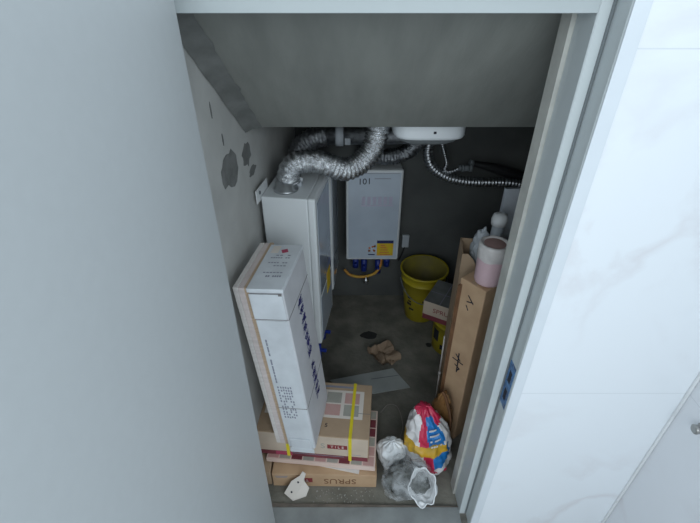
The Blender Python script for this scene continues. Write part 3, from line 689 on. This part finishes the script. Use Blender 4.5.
# ------------------------------------------------------------------ bags
def bag_mesh(prof, n=72, m=60, seed=0., amp=.012, flat=None, lean=(0, 0), tuck=.0):
    """prof: list of (z, rx, ry) from floor to top; crumpled film"""
    bm = bmesh.new(); zs = [p[0] for p in prof]; rows = []
    def at(t):
        z = zs[0]+(zs[-1]-zs[0])*t
        for a, b in zip(prof, prof[1:]):
            if z <= b[0]+1e-9:
                u = (z-a[0])/max(1e-6, b[0]-a[0]); u = u*u*(3-2*u); return z, a[1]+(b[1]-a[1])*u, a[2]+(b[2]-a[2])*u
        return prof[-1]
    for j in range(m+1):
        z, rx, ry = at(j/m); row = []
        for i in range(n):
            a = 2*PI*i/n; q = Vector((math.cos(a)*1.5, math.sin(a)*1.5, z*11+seed))
            c = amp*(1.8*noise.noise(q*.9)-2.4*abs(noise.noise(q*1.25+Vector((4, 4, 4))))+1.0*abs(noise.noise(q*2.4))+.5)
            k = min(1, z/.03+.25)
            row.append(bm.verts.new((lean[0]*z+(rx+c*k)*math.cos(a), lean[1]*z+(ry+c*k)*math.sin(a), max(.001, z+amp*.8*noise.noise(q*2+Vector((9, 0, 0)))*k))))
        rows.append(row)
    for A, B in zip(rows, rows[1:]):
        for i in range(n): bm.faces.new((A[i], A[(i+1) % n], B[(i+1) % n], B[i])).smooth = True
    bm.faces.new(rows[0][::-1])
    c = bm.verts.new(sum((v.co for v in rows[-1]), Vector())/n)
    for i in range(n): bm.faces.new((rows[-1][i], rows[-1][(i+1) % n], c)).smooth = True
    return bm
t = thing('printed_sack', 'crumpled white sack printed red, blue and yellow, slumped against the tall carton', 'sack', (.400, .262, 0), (0, 0, 0))
bm = bag_mesh([(.001, .078, .07), (.05, .108, .095), (.15, .112, .10), (.25, .095, .085), (.33, .06, .045), (.385, .032, .014)], 96, 90, 2.2, .011, lean=(-.12, .12))
for f_ in bm.faces:
    c = f_.calc_center_median(); z = c.z; u = math.atan2(c.y-.12*z, c.x+.12*z)    # -pi/2 faces the door
    w_ = u+PI/2                                              # angle from the door side, + to the right
    w_ = (w_+PI) % (2*PI)-PI; w2 = w_+.12*noise.noise(c*14); z2 = z+.012*noise.noise(c*16+Vector((3, 0, 0)))
    mi = 0
    if z2 > .215:
        if -.55 < w2 < -.05: mi = 1
        elif -.05 <= w2 < .85 and z2 < .36: mi = 2
        elif w2 >= .85 and z2 > .31: mi = 1
        elif z2 > .355: mi = 1
    elif z2 > .165 and w2 < .95: mi = 3
    elif z2 > .10 and .15 < w2 < 1.1: mi = 2
    elif z2 > .075 and -.25 < w2 <= .15: mi = 1
    elif z2 <= .075 and w2 > .0 and noise.noise(c*22) > .1: mi = 1
    f_.material_index = mi
bd = obj('sack_body', bm, ['bagwhite', 'bagred', 'bagblue', 'bagyellow'], t)
bm = NB(); rr = random.Random(9)
for z in (.235, .26, .285, .31):
    for k in range(5):
        a = -PI/2-.28+.012*k if False else -PI/2+.12+.11*k
        if rr.random() < .75:
            r = .105-(.35*(z-.235)); p = Vector((-.12*z+(r+.004)*math.cos(a), .12*z+(r*.92+.004)*math.sin(a), z))
            bx(bm, p, (.009, .002, .011), R=Matrix.Rotation(a+PI/2, 3, 'Z'))
obj('white_lettering', bm, 'bagwhite', t)
# brown sack behind it
t = thing('brown_sack', 'folded brown orange sack between the printed sack and the tall carton', 'sack', (.470, .405, 0), (0, 0, math.radians(-48)))
bm = bag_mesh([(.001, .05, .02), (.10, .06, .026), (.22, .062, .022), (.32, .035, .012), (.36, .012, .006)], 60, 50, 5.5, .008, lean=(-.0, .0))
obj('sack_body', bm, 'brownsack', t)
bm = NB(); P = [( .055, -.02, .05), (.072, -.02, .16), (.06, -.02, .26), (.02, -.015, .345), (-.01, -.01, .37)]
tube(bm, smooth_path(P, 6), lambda i, a: .008+.002*math.sin(3*a), 8); obj('rolled_edge', bm, 'kraft_dark', t)
# bags
t = thing('plastic_bag', 'clear plastic bag of dark rubble on the floor by the sill', 'plastic bag', (.270, .130, 0), group='plastic bags')
bm = bag_mesh([(.001, .095, .062), (.04, .120, .080), (.10, .118, .082), (.15, .095, .07), (.19, .06, .05), (.21, .025, .02)], 96, 70, 8.1, .010)
b0 = obj('bag_body', bm, 'film', t)
# open milky mouth of the bag folded over its right front
bm = bmesh.new(); rows = []; n = 48; base = Vector((.066, -.058, .118)); ax = Vector((-.10, -.78, .62)).normalized(); e1 = Vector((1, -.05, .1)); e1 = (e1-ax*e1.dot(ax)).normalized(); e2 = ax.cross(e1)
for j in range(13):
    t_ = j/12; row = []
    for i in range(n):
        a = 2*PI*i/n; q = Vector((math.cos(a), math.sin(a), t_*2))
        r = (.034+.034*t_**.7)*(1+.22*noise.noise(q*2.2+Vector((2, 0, 5))))
        row.append(bm.verts.new(base+ax*(-.045+.062*t_+.014*noise.noise(q*1.9)*t_)+e1*r*math.cos(a)*.92+e2*r*math.sin(a)*1.25))
    rows.append(row)
for A, B in zip(rows, rows[1:]):
    for i in range(n): bm.faces.new((A[i], A[(i+1) % n], B[(i+1) % n], B[i])).smooth = True
ho = obj('bag_mouth', bm, 'film_cloud', t)
rim = [v for v in []]
bm = NB(); ring = []
for i in range(n+1):
    a = 2*PI*(i % n)/n; q = Vector((math.cos(a), math.sin(a), 2)); r = .068*(1+.22*noise.noise(q*2.2+Vector((2, 0, 5))))
    ring.append(base+ax*(.017+.014*noise.noise(q*1.9))+e1*r*math.cos(a)*.92+e2*r*math.sin(a)*1.25)
tube(bm, ring, .0032, 6, caps=False); obj('mouth_hem', bm, 'film_white', ho)
bm = bag_mesh([(.003, .075, .048), (.03, .104, .066), (.08, .102, .067), (.12, .072, .05), (.145, .03, .02)], 60, 40, 4.4, .012)
o = obj('rubble', bm, 'rubble'); o.location = (.270, .130, 0.001); tag(o, 'dark rubble inside the clear plastic bag', 'rubble', kind='stuff')
t = thing('plastic_bag', 'milky white plastic bag standing behind the clear one, beside the tile pack', 'plastic bag', (.205, .255, 0), group='plastic bags')
bm = bag_mesh([(.001, .045, .035), (.05, .062, .050), (.13, .066, .050), (.175, .050, .038), (.195, .016, .014)], 60, 50, 6.7, .009)
obj('bag_body', bm, 'film_white', t)
bm = NB(); tube(bm, [(0, 0, .187), (.004, .0, .201), (.002, .002, .209)], lambda i, a: (.010, .008, .014)[i], 10); obj('knot', bm, 'film_white', t)

# ------------------------------------------------------------------ light and camera
w = bpy.data.worlds.new('daylight'); SC.world = w; w.use_nodes = True
bg = w.node_tree.nodes['Background']; bg.inputs['Color'].default_value = (.80, .91, 1.0, 1); bg.inputs['Strength'].default_value = .98
def area(name, loc, aim, size, power, col):
    l = bpy.data.lights.new(name, 'AREA'); l.shape = 'RECTANGLE'; l.size, l.size_y = size; l.energy = power; l.color = col
    o = bpy.data.objects.new(name, l); C.objects.link(o); o.location = loc
    o.rotation_euler = (Vector(aim)-Vector(loc)).to_track_quat('-Z', 'Y').to_euler(); return o
area('area_daylight', (1.2, -3.2, 2.7), (-.1, .3, 1.1), (1.8, 1.5), 42, (.88, .96, 1.0))  # unseen soft daylight source behind the camera on the right
area('area_daylight', (-.9, -3.0, 2.5), (.35, .2, 1.0), (1.4, 1.4), 28, (.88, .96, 1.0))  # lamp added to brighten the left-facing frame surfaces, not a known window
cam = bpy.data.cameras.new('camera'); co = bpy.data.objects.new('camera', cam); C.objects.link(co)
co.location = (0, -1.0, 2.078); co.rotation_euler = (math.radians(90-33.73), 0, 0)
cam.sensor_width = 36; cam.lens = 430/700*36; cam.clip_start = .02
SC.camera = co
SC.view_settings.view_transform = 'Standard'; SC.view_settings.look = 'None'; SC.view_settings.exposure = 0
SC.cycles.max_bounces = 10; SC.cycles.transparent_max_bounces = 12
